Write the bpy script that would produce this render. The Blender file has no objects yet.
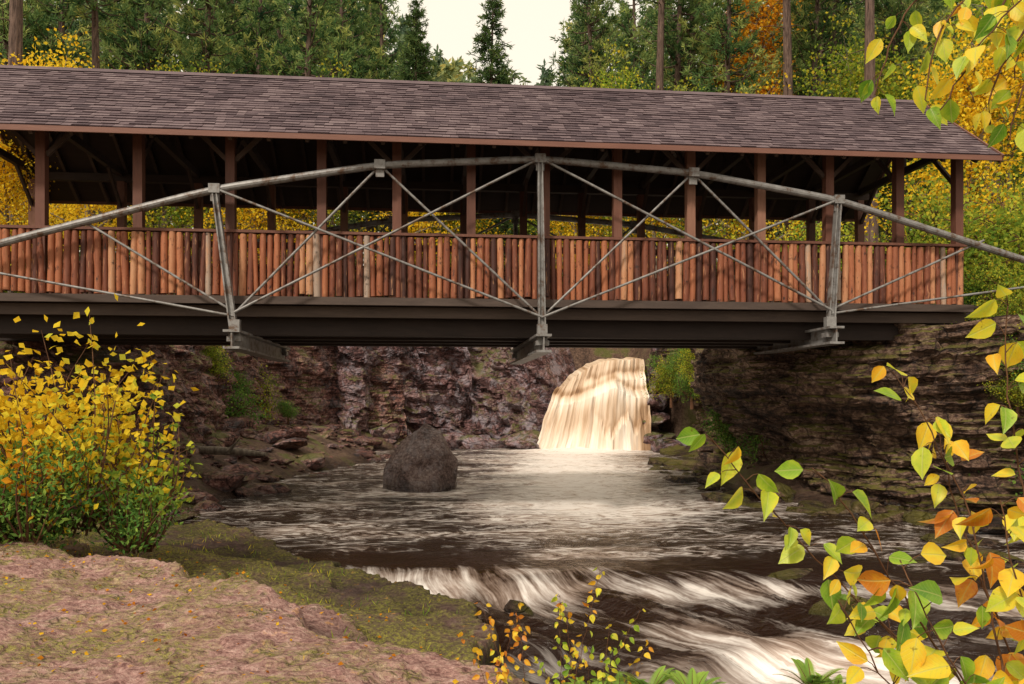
import bpy, math, numpy as np, bmesh
from mathutils import Vector
rng=np.random.default_rng(7)
H=2.2; F=800.0; HY=400.0
def W(px,py,d): return np.array([(px-512)/F*d, d, H+(HY-py)/F*d])
sc=bpy.context.scene
# ------------------------------------------------------------ noise
def hsh(i,j=0,k=0,s=0):
    i=np.asarray(i).astype(np.int64); j=np.asarray(j).astype(np.int64); k=np.asarray(k).astype(np.int64)
    n=(i*73856093 ^ j*19349663 ^ k*83492791 ^ (s*2654435+12345)) & 0xffffffff
    n=((n^(n>>13))*1274126177)&0xffffffff
    n=((n^(n>>15))*2246822519)&0xffffffff
    n=n^(n>>16)
    return n/4294967296.0
def vn(x,y,z=0.0,s=0):
    x,y,z=np.broadcast_arrays(np.asarray(x,float),np.asarray(y,float),np.asarray(z,float))
    i=np.floor(x);j=np.floor(y);k=np.floor(z)
    fx=x-i;fy=y-j;fz=z-k
    fx=fx*fx*(3-2*fx);fy=fy*fy*(3-2*fy);fz=fz*fz*(3-2*fz)
    r=0
    for a in (0,1):
        for b in (0,1):
            for c in (0,1):
                w=(fx if a else 1-fx)*(fy if b else 1-fy)*(fz if c else 1-fz)
                r=r+w*hsh(i+a,j+b,k+c,s)
    return r
def fbm(x,y,z=0.0,o=4,s=0):
    r=0;a=0.5;t=0;f=1.0
    for q in range(o):
        r=r+a*vn(np.asarray(x)*f,np.asarray(y)*f,np.asarray(z)*f,s+q);t+=a;a*=.5;f*=2.03
    return r/t
def sst(a,b,x):
    t=np.clip((np.asarray(x,float)-a)/(b-a),0,1);return t*t*(3-2*t)
def pdist(x,y,P,closed=True):
    x=np.asarray(x,float);y=np.asarray(y,float)
    P=np.asarray(P,float);n=len(P);best=np.full(x.shape,1e9);ins=np.zeros(x.shape,bool)
    for i in range(n if closed else n-1):
        a=P[i];b=P[(i+1)%n];dx,dy=b-a
        t=np.clip(((x-a[0])*dx+(y-a[1])*dy)/(dx*dx+dy*dy),0,1)
        d=np.hypot(x-a[0]-t*dx,y-a[1]-t*dy);best=np.minimum(best,d)
        if closed:
            c=((a[1]>y)!=(b[1]>y))&(x<(b[0]-a[0])*(y-a[1])/((b[1]-a[1])if b[1]!=a[1] else 1e-9)+a[0]);ins^=c
    return np.where(ins,-best,best) if closed else best
# ------------------------------------------------------------ mesh builder
class MB:
    def __init__(s): s.V=[];s.F=[];s.M=[];s.R=[];s.U=[];s.n=0
    def add(s,V,Fc,mat=0,rnd=0.5,uv=None):
        V=np.asarray(V,float).reshape(-1,3);Fc=np.asarray(Fc,np.int64)
        s.V.append(V);s.F.append(Fc+s.n);s.M.append(np.broadcast_to(mat,(len(Fc),)).astype(np.int32))
        s.R.append(np.broadcast_to(rnd,(len(V),)).astype(np.float32))
        s.U.append(np.zeros((len(V),2)) if uv is None else np.asarray(uv,float));s.n+=len(V)
    def obj(s,name,mats,smooth=False,parent=None,loc=None):
        V=np.concatenate(s.V);me=bpy.data.meshes.new(name)
        me.vertices.add(len(V));me.vertices.foreach_set("co",V.ravel().astype(np.float32))
        lv=np.concatenate([f.ravel() for f in s.F]);lt=np.concatenate([np.full(len(f),f.shape[1]) for f in s.F])
        ls=np.concatenate([[0],np.cumsum(lt)[:-1]])
        me.loops.add(len(lv));me.loops.foreach_set("vertex_index",lv.astype(np.int32))
        me.polygons.add(len(lt));me.polygons.foreach_set("loop_start",ls.astype(np.int32))
        me.polygons.foreach_set("material_index",np.concatenate(s.M))
        me.polygons.foreach_set("use_smooth",np.full(len(lt),bool(smooth)))
        me.update(calc_edges=True)
        a=me.attributes.new("rnd",'FLOAT','POINT');a.data.foreach_set("value",np.concatenate(s.R))
        uvl=me.uv_layers.new(name="UVMap");U=np.concatenate(s.U)
        uvl.data.foreach_set("uv",U[lv].ravel().astype(np.float32))
        for m in mats: me.materials.append(m)
        o=bpy.data.objects.new(name,me);sc.collection.objects.link(o)
        if parent: o.parent=parent
        if loc is not None:o.location=loc
        return o
def addattr(o,name,vals):
    a=o.data.attributes.new(name,'FLOAT','POINT');a.data.foreach_set("value",np.asarray(vals,np.float32).ravel())
BF=np.array([[0,1,3,2],[4,6,7,5],[0,4,5,1],[2,3,7,6],[0,2,6,4],[1,5,7,3]])
def box(mb,lo,hi,mat=0,rnd=.5):
    lo=np.array(lo,float);hi=np.array(hi,float)
    V=[[ (lo,hi)[a][0],(lo,hi)[b][1],(lo,hi)[c][2]] for a in(0,1) for b in(0,1) for c in(0,1)]
    mb.add(V,BF,mat,rnd)
def beam(mb,p0,p1,w,h,mat=0,rnd=.5,up=(0,0,1)):
    p0=np.array(p0,float);p1=np.array(p1,float);d=p1-p0;d/=np.linalg.norm(d)
    up=np.array(up,float)
    if abs(d@up)>.98: up=np.array([0,1.,0])
    r=np.cross(d,up);r/=np.linalg.norm(r);u=np.cross(r,d)
    V=[ (p0,p1)[a]+r*w/2*(-1,1)[b]+u*h/2*(-1,1)[c] for a in(0,1) for b in(0,1) for c in(0,1)]
    mb.add(V,BF,mat,rnd)
def tube(mb,P,R,n=8,mat=0,rnd=.5,cap=False):
    P=np.asarray(P,float);R=np.broadcast_to(np.asarray(R,float),(len(P),));m=len(P)
    T=np.gradient(P,axis=0);T/=np.linalg.norm(T,axis=1)[:,None]+1e-12
    up=np.array([0,0,1.]) if abs(T[:,2]).mean()<.9 else np.array([1.,0,0])
    A=np.cross(T,up);A/=np.linalg.norm(A,axis=1)[:,None]+1e-12;B=np.cross(A,T)
    th=np.arange(n)/n*2*math.pi
    V=P[:,None]+R[:,None,None]*(A[:,None]*np.cos(th)[None,:,None]+B[:,None]*np.sin(th)[None,:,None])
    i=np.arange(m-1)[:,None]*n;j=np.arange(n)[None];j2=(j+1)%n
    Fc=np.stack([i+j,i+j2,i+n+j2,i+n+j],-1).reshape(-1,4)
    uv=np.stack([np.broadcast_to(th,(m,n)),np.broadcast_to(np.arange(m)[:,None],(m,n))],-1).reshape(-1,2)
    mb.add(V.reshape(-1,3),Fc,mat,rnd,uv)
    if cap:
        mb.add(V[0],np.array([list(range(n))[::-1]]),mat,rnd);mb.add(V[-1],np.array([list(range(n))]),mat,rnd)
def unit(a): return a/(np.linalg.norm(a,axis=-1,keepdims=True)+1e-12)
def leaves(mb,P,size,asp=.6,mat=0,rnd=None,droop=0.0,dirs=None):
    n=len(P)
    if n==0:return
    u=unit(rng.normal(size=(n,3))+np.array([0,0,-droop])) if dirs is None else unit(dirs)
    v=unit(np.cross(u,rng.normal(size=(n,3))));w=np.cross(u,v)
    s=(size*rng.uniform(.7,1.3,n))[:,None]
    P=np.asarray(P)
    V=np.stack([P,P+u*s*.45+v*s*asp*.5+w*s*.08,P+u*s,P+u*s*.45-v*s*asp*.5+w*s*.08],1)
    Fc=np.arange(n*4).reshape(n,4)
    r=rng.random(n) if rnd is None else np.broadcast_to(rnd,(n,))
    mb.add(V.reshape(-1,3),Fc,mat,np.repeat(r,4))
def needles(mb,C,Dr,k,L,wd,mat,rbase):
    n=len(C)
    if n==0:return
    P=np.repeat(C,k,0);D=np.repeat(Dr,k,0)
    u=unit(D*.7+rng.normal(size=(n*k,3))*.75)
    v=unit(np.cross(u,rng.normal(size=(n*k,3))))
    s=(L*rng.uniform(.6,1.3,n*k))[:,None]
    V=np.stack([P-v*s*wd*.3,P+v*s*wd*.3,P+u*s*.6+v*s*wd*.5,P+u*s,P+u*s*.6-v*s*wd*.5],1)
    Fc=np.arange(n*k*5).reshape(-1,5)
    r=np.clip(np.repeat(rbase,k)+rng.normal(size=n*k)*.12,0,1)
    mb.add(V.reshape(-1,3),Fc,mat,np.repeat(r,5))
# ------------------------------------------------------------ material helpers
def newmat(name):
    m=bpy.data.materials.new(name);m.use_nodes=True;nt=m.node_tree;nt.nodes.clear();return m,nt
def nd(nt,t,ins=None,**p):
    n=nt.nodes.new(t)
    for k,v in p.items(): setattr(n,k,v)
    if ins:
        for k,v in ins.items():
            if isinstance(v,bpy.types.NodeSocket): nt.links.new(v,n.inputs[k])
            else: n.inputs[k].default_value=v
    return n
def ramp(nt,fac,stops,interp='LINEAR'):
    n=nd(nt,'ShaderNodeValToRGB',{0:fac});cr=n.color_ramp;cr.interpolation=interp
    while len(cr.elements)<len(stops): cr.elements.new(.5)
    for e,(p,c) in zip(cr.elements,stops):
        e.position=p;e.color=(*c,1) if hasattr(c,'__len__') else (c,c,c,1)
    return n.outputs[0]
def mix(nt,f,a,b,bt='MIX'):
    n=nd(nt,'ShaderNodeMix',data_type='RGBA',blend_type=bt)
    for k,v in ((0,f),(6,a),(7,b)):
        if isinstance(v,bpy.types.NodeSocket): nt.links.new(v,n.inputs[k])
        else: n.inputs[k].default_value=v if k==0 else (*v,1)
    return n.outputs[2]
def mth(nt,op,a,b=0.0,c=0.0):
    n=nd(nt,'ShaderNodeMath',{0:a,1:b,2:c},operation=op);return n.outputs[0]
def scl(nt,vec,s,rot=(0,0,0)):
    return nd(nt,'ShaderNodeMapping',{'Vector':vec,'Scale':s,'Rotation':rot}).outputs[0]
def noi(nt,vec,s,d=4,r=.6,dist=0.0):
    return nd(nt,'ShaderNodeTexNoise',{'Vector':vec,'Scale':s,'Detail':d,'Roughness':r,'Distortion':dist}).outputs[0]
def finish(nt,col,rough=.8,bump=None,bs=.5,bd=.05,spec=.3,metal=0.0):
    p=nd(nt,'ShaderNodeBsdfPrincipled')
    for k,v in (('Base Color',col),('Roughness',rough),('Specular IOR Level',spec),('Metallic',metal)):
        if isinstance(v,bpy.types.NodeSocket): nt.links.new(v,p.inputs[k])
        else: p.inputs[k].default_value=(*v,1) if hasattr(v,'__len__') else v
    if bump is not None:
        b=nd(nt,'ShaderNodeBump',{'Strength':bs,'Distance':bd,'Height':bump});nt.links.new(b.outputs[0],p.inputs['Normal'])
    nd(nt,'ShaderNodeOutputMaterial',{0:p.outputs[0]});return p
def leafmat(name,stops,tr=.35,vary=.3):
    m,nt=newmat(name);a=nd(nt,'ShaderNodeAttribute',attribute_name='rnd')
    c=ramp(nt,a.outputs['Fac'],stops)
    oi=nd(nt,'ShaderNodeObjectInfo');v=mth(nt,'MULTIPLY_ADD',oi.outputs['Random'],vary,1-vary/2)
    hs=nd(nt,'ShaderNodeHueSaturation',{'Color':c,'Value':v})
    p=nd(nt,'ShaderNodeBsdfDiffuse',{'Color':hs.outputs[0]})
    t=nd(nt,'ShaderNodeBsdfTranslucent',{'Color':hs.outputs[0]})
    ms=nd(nt,'ShaderNodeMixShader',{0:tr,1:p.outputs[0],2:t.outputs[0]})
    nd(nt,'ShaderNodeOutputMaterial',{0:ms.outputs[0]});return m
def rockmat(name,cols,strata=1.0,moss=0.3,lichen=0.0,sc1=1.0,rough=.75,mossc=(.05,.065,.011),zs=6.0,tilt=0.0,cells=True,lich=(.46,.44,.47)):
    m,nt=newmat(name);g=nd(nt,'ShaderNodeNewGeometry');P=g.outputs['Position']
    n1=noi(nt,P,.9*sc1,5,.65,.4);n2=noi(nt,scl(nt,P,(.5,.5,zs),(0,tilt,0)),1.0*sc1,5,.7,.5);n3=noi(nt,P,9*sc1,5,.8)
    f=mth(nt,'ADD',mth(nt,'MULTIPLY',n1,.5),mth(nt,'MULTIPLY',n2,.5*strata))
    f=mth(nt,'ADD',f,mth(nt,'MULTIPLY',mth(nt,'SUBTRACT',n3,.5),.75))
    k=len(cols);tot=.5*(.5+.5*strata);lo,hi=tot-.15,tot+.16
    c=ramp(nt,f,[(lo+(hi-lo)*i/(k-1),cc) for i,cc in enumerate(cols)])
    wv=mix(nt,.25,scl(nt,P,(1,1,1.5+.5*strata),(0,tilt,0)),nd(nt,'ShaderNodeTexNoise',{'Vector':P,'Scale':1.5,'Detail':3.0}).outputs[1],'LINEAR_LIGHT')
    ck=1.0
    if cells:
        vo=nd(nt,'ShaderNodeTexVoronoi',{'Vector':wv,'Scale':2.0*sc1},feature='DISTANCE_TO_EDGE')
        ck=ramp(nt,vo.outputs['Distance'],[(0,.0),(.035,.75),(.12,1.0)])
        c=mix(nt,mth(nt,'MULTIPLY',mth(nt,'SUBTRACT',1.0,ck),.75),c,(.012,.009,.008))
    if lichen>0:
        l=ramp(nt,noi(nt,P,1.7,7,.8,.5),[(.50,0.0),(.58,1.0)])
        c=mix(nt,mth(nt,'MULTIPLY',l,lichen),c,lich)
    sp=nd(nt,'ShaderNodeSeparateXYZ',{0:g.outputs['Normal']})
    ms=mth(nt,'MULTIPLY',ramp(nt,sp.outputs[2],[(.2,0.0),(.7,1.0)]),ramp(nt,n1,[(.66-.4*moss,0.0),(.76-.4*moss,1.0)]))
    mc=mix(nt,n3,mossc,(mossc[0]*2.8,mossc[1]*2.3,mossc[2]*1.4))
    c=mix(nt,mth(nt,'MULTIPLY',ms,.85),c,mc)
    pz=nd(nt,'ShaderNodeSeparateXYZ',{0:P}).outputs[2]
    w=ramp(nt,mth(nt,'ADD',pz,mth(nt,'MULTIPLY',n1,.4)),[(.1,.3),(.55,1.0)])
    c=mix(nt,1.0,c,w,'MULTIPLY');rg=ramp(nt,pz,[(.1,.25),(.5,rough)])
    b=mth(nt,'ADD',mth(nt,'MULTIPLY',n3,.9),mth(nt,'MULTIPLY',noi(nt,scl(nt,P,(1,1,4),(0,tilt,0)),4,4,.7),.7*strata+.2))
    if cells: b=mth(nt,'ADD',b,mth(nt,'MULTIPLY',ck,.5))
    finish(nt,c,rg,b,1.0,.12,.4);return m
def barkmat(name,a,b):
    m,nt=newmat(name);P=nd(nt,'ShaderNodeTexCoord').outputs['Object']
    n=noi(nt,scl(nt,P,(9,9,1.3)),1.5,4,.7);c=ramp(nt,n,[(.3,a),(.7,b)]);finish(nt,c,.9,n,.8,.04,.2);return m
def woodmat(name,stops,grain=(2,2,14),rough=.65,rndw=.6,bs=.4,knots=False):
    m,nt=newmat(name);P=nd(nt,'ShaderNodeTexCoord').outputs['Object'];a=nd(nt,'ShaderNodeAttribute',attribute_name='rnd').outputs['Fac']
    n=noi(nt,scl(nt,P,grain),1.5,5,.75,.6);n2=noi(nt,P,1.2,3,.6)
    f=mth(nt,'ADD',mth(nt,'MULTIPLY',a,rndw),mth(nt,'MULTIPLY',mth(nt,'ADD',mth(nt,'MULTIPLY',n,.7),mth(nt,'MULTIPLY',n2,.3)),1-rndw+.25))
    c=ramp(nt,f,stops)
    if knots:
        k=ramp(nt,noi(nt,scl(nt,P,(9,9,5)),1.6,3,.6),[(.30,1.0),(.40,0.0)]);c=mix(nt,mth(nt,'MULTIPLY',k,.85),c,(.02,.008,.006))
        k2=ramp(nt,noi(nt,scl(nt,P,(14,14,1.5)),2.0,3,.6,.3),[(.60,0.0),(.68,1.0)]);c=mix(nt,mth(nt,'MULTIPLY',k2,.45),c,(.60,.30,.15))
    finish(nt,c,rough,n,bs,.01,.35);return m
# ------------------------------------------------------------ plan
valley=[(-60,9),(-20,12.3),(-12,13.6),(-8.9,14.8),(-7.6,16.8),(-8.5,20),(-9.0,24),(-9.6,28),(-9.8,32),(-8,35.5),(-5,37.2),(-2,39),(.2,38.2),(2.2,36.6),(6,36.5),(7.0,35.7),(8,33),(7.8,29),(6.4,25),(5.6,21),(5.6,18),(7,15.9),(9.5,14.2),(14,11.8),(24,8),(60,-5),(60,-60),(-60,-60)]
river=[(0.2,5.2),(-0.5,7.6),(-2.3,9.9),(-4.6,12.6),(-5.6,14.5),(-6.0,17.5),(-6.3,20.5),(-6.0,24),(-5.0,28),(-5.2,31),(-6,34.5),(-3,37.2),(1,37.5),(6,36.4),(7,35.3),(7.6,32.5),(7.2,29),(5.9,25),(5.2,21),(5.2,18),(6.5,15.9),(9,13.9),(14,11.3),(24,7),(60,-8),(60,-20),(24,-6),(8,1.5),(3,3.2),(1,4.2)]
LIPX=[1.3,1.9,2.2,2.8,3.6,4.2,6.1,6.6];LIPZ=[5.3,3.0,2.7,3.2,3.75,4.0,4.12,5.3]
def topz(x,y):
    t=3.55+2.1*sst(20,33,y)+.35*(fbm(x*.35,y*.35,0,3,5)-.5)*2
    x=np.asarray(x);nx=sst(0.9,1.8,x)*(1-sst(6.1,6.7,x))*(np.asarray(y)>34.8)*(np.asarray(y)<42)
    return np.where(nx>0,np.minimum(t,np.interp(x,LIPX,LIPZ)-.6),t)
def slabq(x,y):
    e=(x+2.2)*.66+(y-6.3)*.75;q=(x+2.2)*.75-(y-6.3)*.66
    return e,q,np.interp(q,[-9,-5.6,-1,.2,.9,1.5,2.05,3.0,5,8],[3.8,3.4,2.75,2.6,2.0,1.2,.7,.1,-.2,-.3])
def slab(x,y,fine=True):
    e,q,Eo=slabq(x,y)
    jit=(fbm(x*1.3,y*1.3,0,5,11)-.5)
    Eo=Eo+jit*.7
    ee=e+jit*.9
    z=.74+np.clip(-ee,0,9)*.04
    z=z-.32*sst(-.2,.03,ee)-.13*sst(.55,.62,ee)-.11*sst(1.3,1.38,ee)-.08*sst(2.0,2.1,ee)
    z=z-.95*sst(-.03,.14,e-Eo)
    w1=fbm(x*.9+.3*y,y*.9,0,4,21)*5
    st=(np.floor(w1*3)+sst(.4,.55,w1*3-np.floor(w1*3)))/3
    z=z+.06*(st-2.5)+.03*(fbm(x*2.3,y*2.3,0,4,33)-.5)
    if fine:
        cx=x*.8+y*.6;cy=y*.8-x*.6
        f=fbm(cx*2.0,cy*4,0,4,41)*8;fl=np.floor(f)+sst(.7,.98,f-np.floor(f))
        z=z+.011*(fl-4)
        wx=cx+.12*(fbm(cx*4,cy*4,0,2,71)-.5);wy=cy+.12*(fbm(cx*4,cy*4,0,2,73)-.5)
        z=z+.016*(np.abs(fbm(wx*7,wy*15,0,3,79)-.5)*-2+.5)+.007*(fbm(cx*22,cy*34,0,3,31)-.5)
    return z
def ground(x,y):
    dv=pdist(x,y,valley);dr=pdist(x,y,river)
    low=np.where(dr<0,-.12-.6*sst(0,1.5,-dr),-.12+ (.3+1.3*sst(15,20,y))*(1-np.exp(-np.clip(dr,0,50)/1.8)))
    low=low+.16*(fbm(x*1.2,y*1.2,0,4,3)-.5)*sst(-.5,1,dr+.5)
    nr=(x<1.6)&(y<13.6)&(x>-9.6)
    low=np.where(nr,np.minimum(slab(x,y,False)-.25,low+.8),low)
    nb=(x>=-.3)&(y<5)&(dr>0)
    low=np.where(nb,np.maximum(low,-.1+.55*(1-np.exp(-dr/.8))),low)
    low=np.where((x<=-9.6)&(y<13.6),.7,low)
    up=topz(x,y)+.05*np.clip(dv,0,8)+.12*np.clip(y-40,0,60)+1.2*(fbm(x*.12,y*.12,0,3,8)-.5)*sst(2,10,dv)
    lean=1.3*(y>14)*(x<-3)*(y<36)+1.0*(x>5)*(y<35)
    return low+(up-low)*sst(.05+lean,.55+lean,dv)
def gz(x,y): return float(ground(np.array([x],float),np.array([y],float))[0])
# ------------------------------------------------------------ materials
M={}
M['ground']=rockmat('forest_floor_mat',[(.03,.018,.013),(.10,.055,.037),(.18,.11,.075),(.25,.18,.12)],strata=.3,moss=.38,cells=False)
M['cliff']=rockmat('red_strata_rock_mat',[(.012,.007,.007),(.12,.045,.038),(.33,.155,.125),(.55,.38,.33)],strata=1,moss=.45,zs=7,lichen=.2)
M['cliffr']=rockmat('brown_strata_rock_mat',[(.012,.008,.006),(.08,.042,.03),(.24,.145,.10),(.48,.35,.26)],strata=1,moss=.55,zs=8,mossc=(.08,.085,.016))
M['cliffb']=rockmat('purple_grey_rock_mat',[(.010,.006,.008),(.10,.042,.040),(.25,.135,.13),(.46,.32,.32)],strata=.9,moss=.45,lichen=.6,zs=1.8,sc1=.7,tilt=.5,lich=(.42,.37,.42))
M['boulder']=rockmat('boulder_mat',[(.04,.024,.022),(.17,.105,.095),(.34,.245,.225),(.55,.45,.41)],strata=.5,moss=.1,lichen=.3,sc1=1.6,zs=2,tilt=.6,cells=False)
m,nt=newmat('pink_bedrock_mat');g=nd(nt,'ShaderNodeNewGeometry');P=g.outputs['Position']
a1=noi(nt,P,.8,4,.6,.3);a2=noi(nt,scl(nt,P,(3,8,3),(0,0,.65)),2.2,5,.75,.6);a3=noi(nt,P,26,4,.8);a4=noi(nt,P,3.2,5,.7,.5)
wv=mix(nt,.5,scl(nt,P,(9,17,9),(0,0,.65)),nd(nt,'ShaderNodeTexNoise',{'Vector':P,'Scale':8.0,'Detail':4.0,'Roughness':.7}).outputs[1],'LINEAR_LIGHT')
vd=nd(nt,'ShaderNodeTexVoronoi',{'Vector':wv,'Scale':1.0},feature='DISTANCE_TO_EDGE').outputs['Distance']
f=mth(nt,'ADD',mth(nt,'MULTIPLY',a2,.42),mth(nt,'MULTIPLY',a3,.40));f=mth(nt,'ADD',f,mth(nt,'MULTIPLY',a4,.20))
c=ramp(nt,f,[(.34,(.045,.022,.022)),(.43,(.18,.085,.075)),(.51,(.37,.215,.185)),(.60,(.54,.37,.32)),(.72,(.72,.60,.51))])
ckm=mth(nt,'MULTIPLY',ramp(nt,vd,[(.0,1.0),(.12,0.0)]),ramp(nt,a4,[(.45,.1),(.62,1.0)]))
c=mix(nt,mth(nt,'MULTIPLY',ckm,.75),c,(.03,.015,.014))
pz=nd(nt,'ShaderNodeSeparateXYZ',{0:P}).outputs[2]
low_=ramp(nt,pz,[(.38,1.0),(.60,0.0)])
mm=mth(nt,'ADD',mth(nt,'MULTIPLY',low_,.05),mth(nt,'ADD',mth(nt,'MULTIPLY',a1,.5),mth(nt,'MULTIPLY',a4,.5)))
mk=mth(nt,'MULTIPLY',ramp(nt,mm,[(.455,0.0),(.55,1.0)]),ramp(nt,a3,[(.38,.1),(.54,1.0)]))
mc=ramp(nt,a3,[(.3,(.03,.035,.008)),(.5,(.14,.14,.02)),(.68,(.34,.30,.05))])
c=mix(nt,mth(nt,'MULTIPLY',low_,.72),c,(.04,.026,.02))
c=mix(nt,mth(nt,'MULTIPLY',mk,.8),c,mc)
orr=ramp(nt,noi(nt,P,6.5,3,.7),[(.64,0.0),(.70,1.0)]);c=mix(nt,mth(nt,'MULTIPLY',orr,.45),c,(.55,.27,.06))
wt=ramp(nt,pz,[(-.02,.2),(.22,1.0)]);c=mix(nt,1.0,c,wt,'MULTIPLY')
b=mth(nt,'ADD',mth(nt,'MULTIPLY',a2,.8),mth(nt,'ADD',mth(nt,'MULTIPLY',a3,.55),mth(nt,'MULTIPLY',ckm,-.35)))
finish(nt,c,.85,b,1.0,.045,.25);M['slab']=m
M['bark']=barkmat('pine_bark_mat',(.035,.022,.018),(.18,.12,.095))
M['barkl']=barkmat('grey_bark_mat',(.08,.065,.05),(.3,.25,.2))
M['twig']=barkmat('twig_mat',(.06,.025,.015),(.16,.08,.04))
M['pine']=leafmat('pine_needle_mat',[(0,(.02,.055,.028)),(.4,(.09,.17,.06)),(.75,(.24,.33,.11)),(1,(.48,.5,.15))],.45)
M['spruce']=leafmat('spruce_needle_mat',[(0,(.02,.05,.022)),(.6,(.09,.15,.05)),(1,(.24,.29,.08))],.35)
M['yel']=leafmat('autumn_yellow_leaf_mat',[(0,(.42,.2,.01)),(.3,(.75,.46,.02)),(.8,(.88,.68,.05)),(1,(.6,.6,.06))],.5)
M['ygr']=leafmat('yellow_green_leaf_mat',[(0,(.06,.13,.02)),(.4,(.2,.30,.04)),(.75,(.45,.46,.05)),(1,(.7,.5,.04))],.45)
M['grn']=leafmat('green_leaf_mat',[(0,(.03,.09,.02)),(.5,(.13,.27,.06)),(1,(.32,.45,.08))],.45)
M['org']=leafmat('orange_leaf_mat',[(0,(.35,.1,.01)),(.5,(.66,.28,.02)),(1,(.75,.48,.03))],.45)
# ------------------------------------------------------------ ground
def axis(lo,hi,st,far,g=1.16):
    a=list(np.arange(lo,hi+1e-6,st));s=st
    L=[];x=lo
    while x>-far: s*=g;x-=s;L.append(x)
    R=[];x=a[-1];s=st
    while x<far: s*=g;x+=s;R.append(x)
    return np.array(L[::-1]+a+R)
def grid(xs,ys,zf):
    X,Y=np.meshgrid(xs,ys);Z=zf(X,Y);nx=len(xs);ny=len(ys)
    V=np.stack([X,Y,Z],-1).reshape(-1,3)
    i=np.arange(ny-1)[:,None]*nx+np.arange(nx-1)[None]
    Fc=np.stack([i,i+1,i+nx+1,i+nx],-1).reshape(-1,4);return V,Fc
V,Fc=grid(axis(-16,16,.16,600),axis(2,44,.16,700),ground)
mb=MB();mb.add(V,Fc);mb.obj('ground',[M['ground']],True)
V,Fc=grid(np.arange(-9.6,1.6,.02),np.arange(3.2,13.7,.022),slab)
mb=MB();mb.add(V,Fc);mb.obj('rock_ledge',[M['slab']],True)
# ------------------------------------------------------------ cliffs
def cliff(name,pts,mat,lean,lh,amp,blk,seed,over=1.2,step=.085,rows=80,big=.9,tilt=0.0,warp=.5,bf=.35):
    pts=np.array(pts,float);seg=np.hypot(*np.diff(pts,axis=0).T);cs=np.concatenate([[0],np.cumsum(seg)])
    t=np.arange(0,cs[-1],step);px=np.interp(t,cs,pts[:,0]);py=np.interp(t,cs,pts[:,1])
    k=np.ones(13)/13
    pad=lambda a:np.convolve(np.concatenate([np.full(6,a[0]),a,np.full(6,a[-1])]),k,'valid')
    px=pad(px);py=pad(py)
    tx=np.gradient(px);ty=np.gradient(py);l=np.hypot(tx,ty);nx=ty/l;ny=-tx/l
    T=topz(px,py)
    v=np.linspace(0,1,rows);Z=-.5+(T[None]+.5+.06)*v[:,None]
    S=np.broadcast_to(t,Z.shape);X0=np.broadcast_to(px,Z.shape);Y0=np.broadcast_to(py,Z.shape)
    S2=S+warp*1.6*(fbm(S*.6,Z*.8,0,3,seed+31)-.5)+tilt*.6*Z
    zz=Z+tilt*S+.5*(fbm(S*.25,Z*.0,0,3,seed)-.5)+warp*.5*(fbm(S*1.1,Z*.6,0,3,seed+3)-.5)
    D=0
    for (lf,bf_,af) in ((1.0,1.0,1.0),(2.3,2.1,.9),(.45,.4,.6)):
        L=np.floor(zz/(lh*lf)+1.0*vn(zz*1.1,0*zz,0,seed))
        b=np.floor(S2/(blk*bf_)+hsh(L,3,1,seed)*7+.5*vn(S*2.2,Z*1.3,0,seed))
        D=D+amp*af*hsh(L,b,int(lf*10),seed)
    D=D-amp
    rd=1-np.abs(fbm(S*bf,Z*.45+S*tilt,0,4,seed+9)*2-1)*2
    D=D+big*rd*.9+.2*(fbm(S*2.5,Z*3.5,0,4,seed+5)-.5)
    D=D-lean(S/cs[-1],v[:,None],Z)
    fallz=sst(1.4,2.0,X0)*(1-sst(5.9,6.3,X0))*(Y0>35.5)
    D=D*(1-fallz)-.7*fallz
    X=X0+nx[None]*D;Y=Y0+ny[None]*D;Z=Z+.05*(fbm(S*3,Z*3,0,2,seed+8)-.5)
    for q in range(1,13):
        a=q/12;bx=px-nx*(over+max(0,lean(.5,1.0,5.0))+1.0);by=py-ny*(over+max(0,lean(.5,1.0,5.0))+1.0)
        tx2=X[rows-1]*(1-a)+bx*a;ty2=Y[rows-1]*(1-a)+by*a
        X=np.vstack([X,tx2]);Y=np.vstack([Y,ty2]);Z=np.vstack([Z,Z[rows-1]+.05*math.sin(a*3)+.2*(fbm(tx2*2,ty2*2,0,3,seed)-.5)*min(1,a*3)-(.3 if q==12 else 0)])
    ny_,nx_=X.shape;V=np.stack([X,Y,Z],-1).reshape(-1,3)
    i=np.arange(ny_-1)[:,None]*nx_+np.arange(nx_-1)[None]
    Fc=np.stack([i,i+1,i+nx_+1,i+nx_],-1).reshape(-1,4)
    mb=MB();mb.add(V,Fc);return mb.obj(name,[mat],False)
vl=valley
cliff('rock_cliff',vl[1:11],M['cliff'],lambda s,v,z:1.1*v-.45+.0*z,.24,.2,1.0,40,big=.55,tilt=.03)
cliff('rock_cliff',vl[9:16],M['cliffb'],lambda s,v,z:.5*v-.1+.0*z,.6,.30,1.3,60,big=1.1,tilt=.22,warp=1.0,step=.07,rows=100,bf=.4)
cliff('rock_cliff',vl[15:24],M['cliffr'],lambda s,v,z:.1+(.75-1.15*sst(.3,.8,v)),.17,.22,1.3,80,big=.45,tilt=-.03,rows=110,step=.07,warp=.25)
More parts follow.
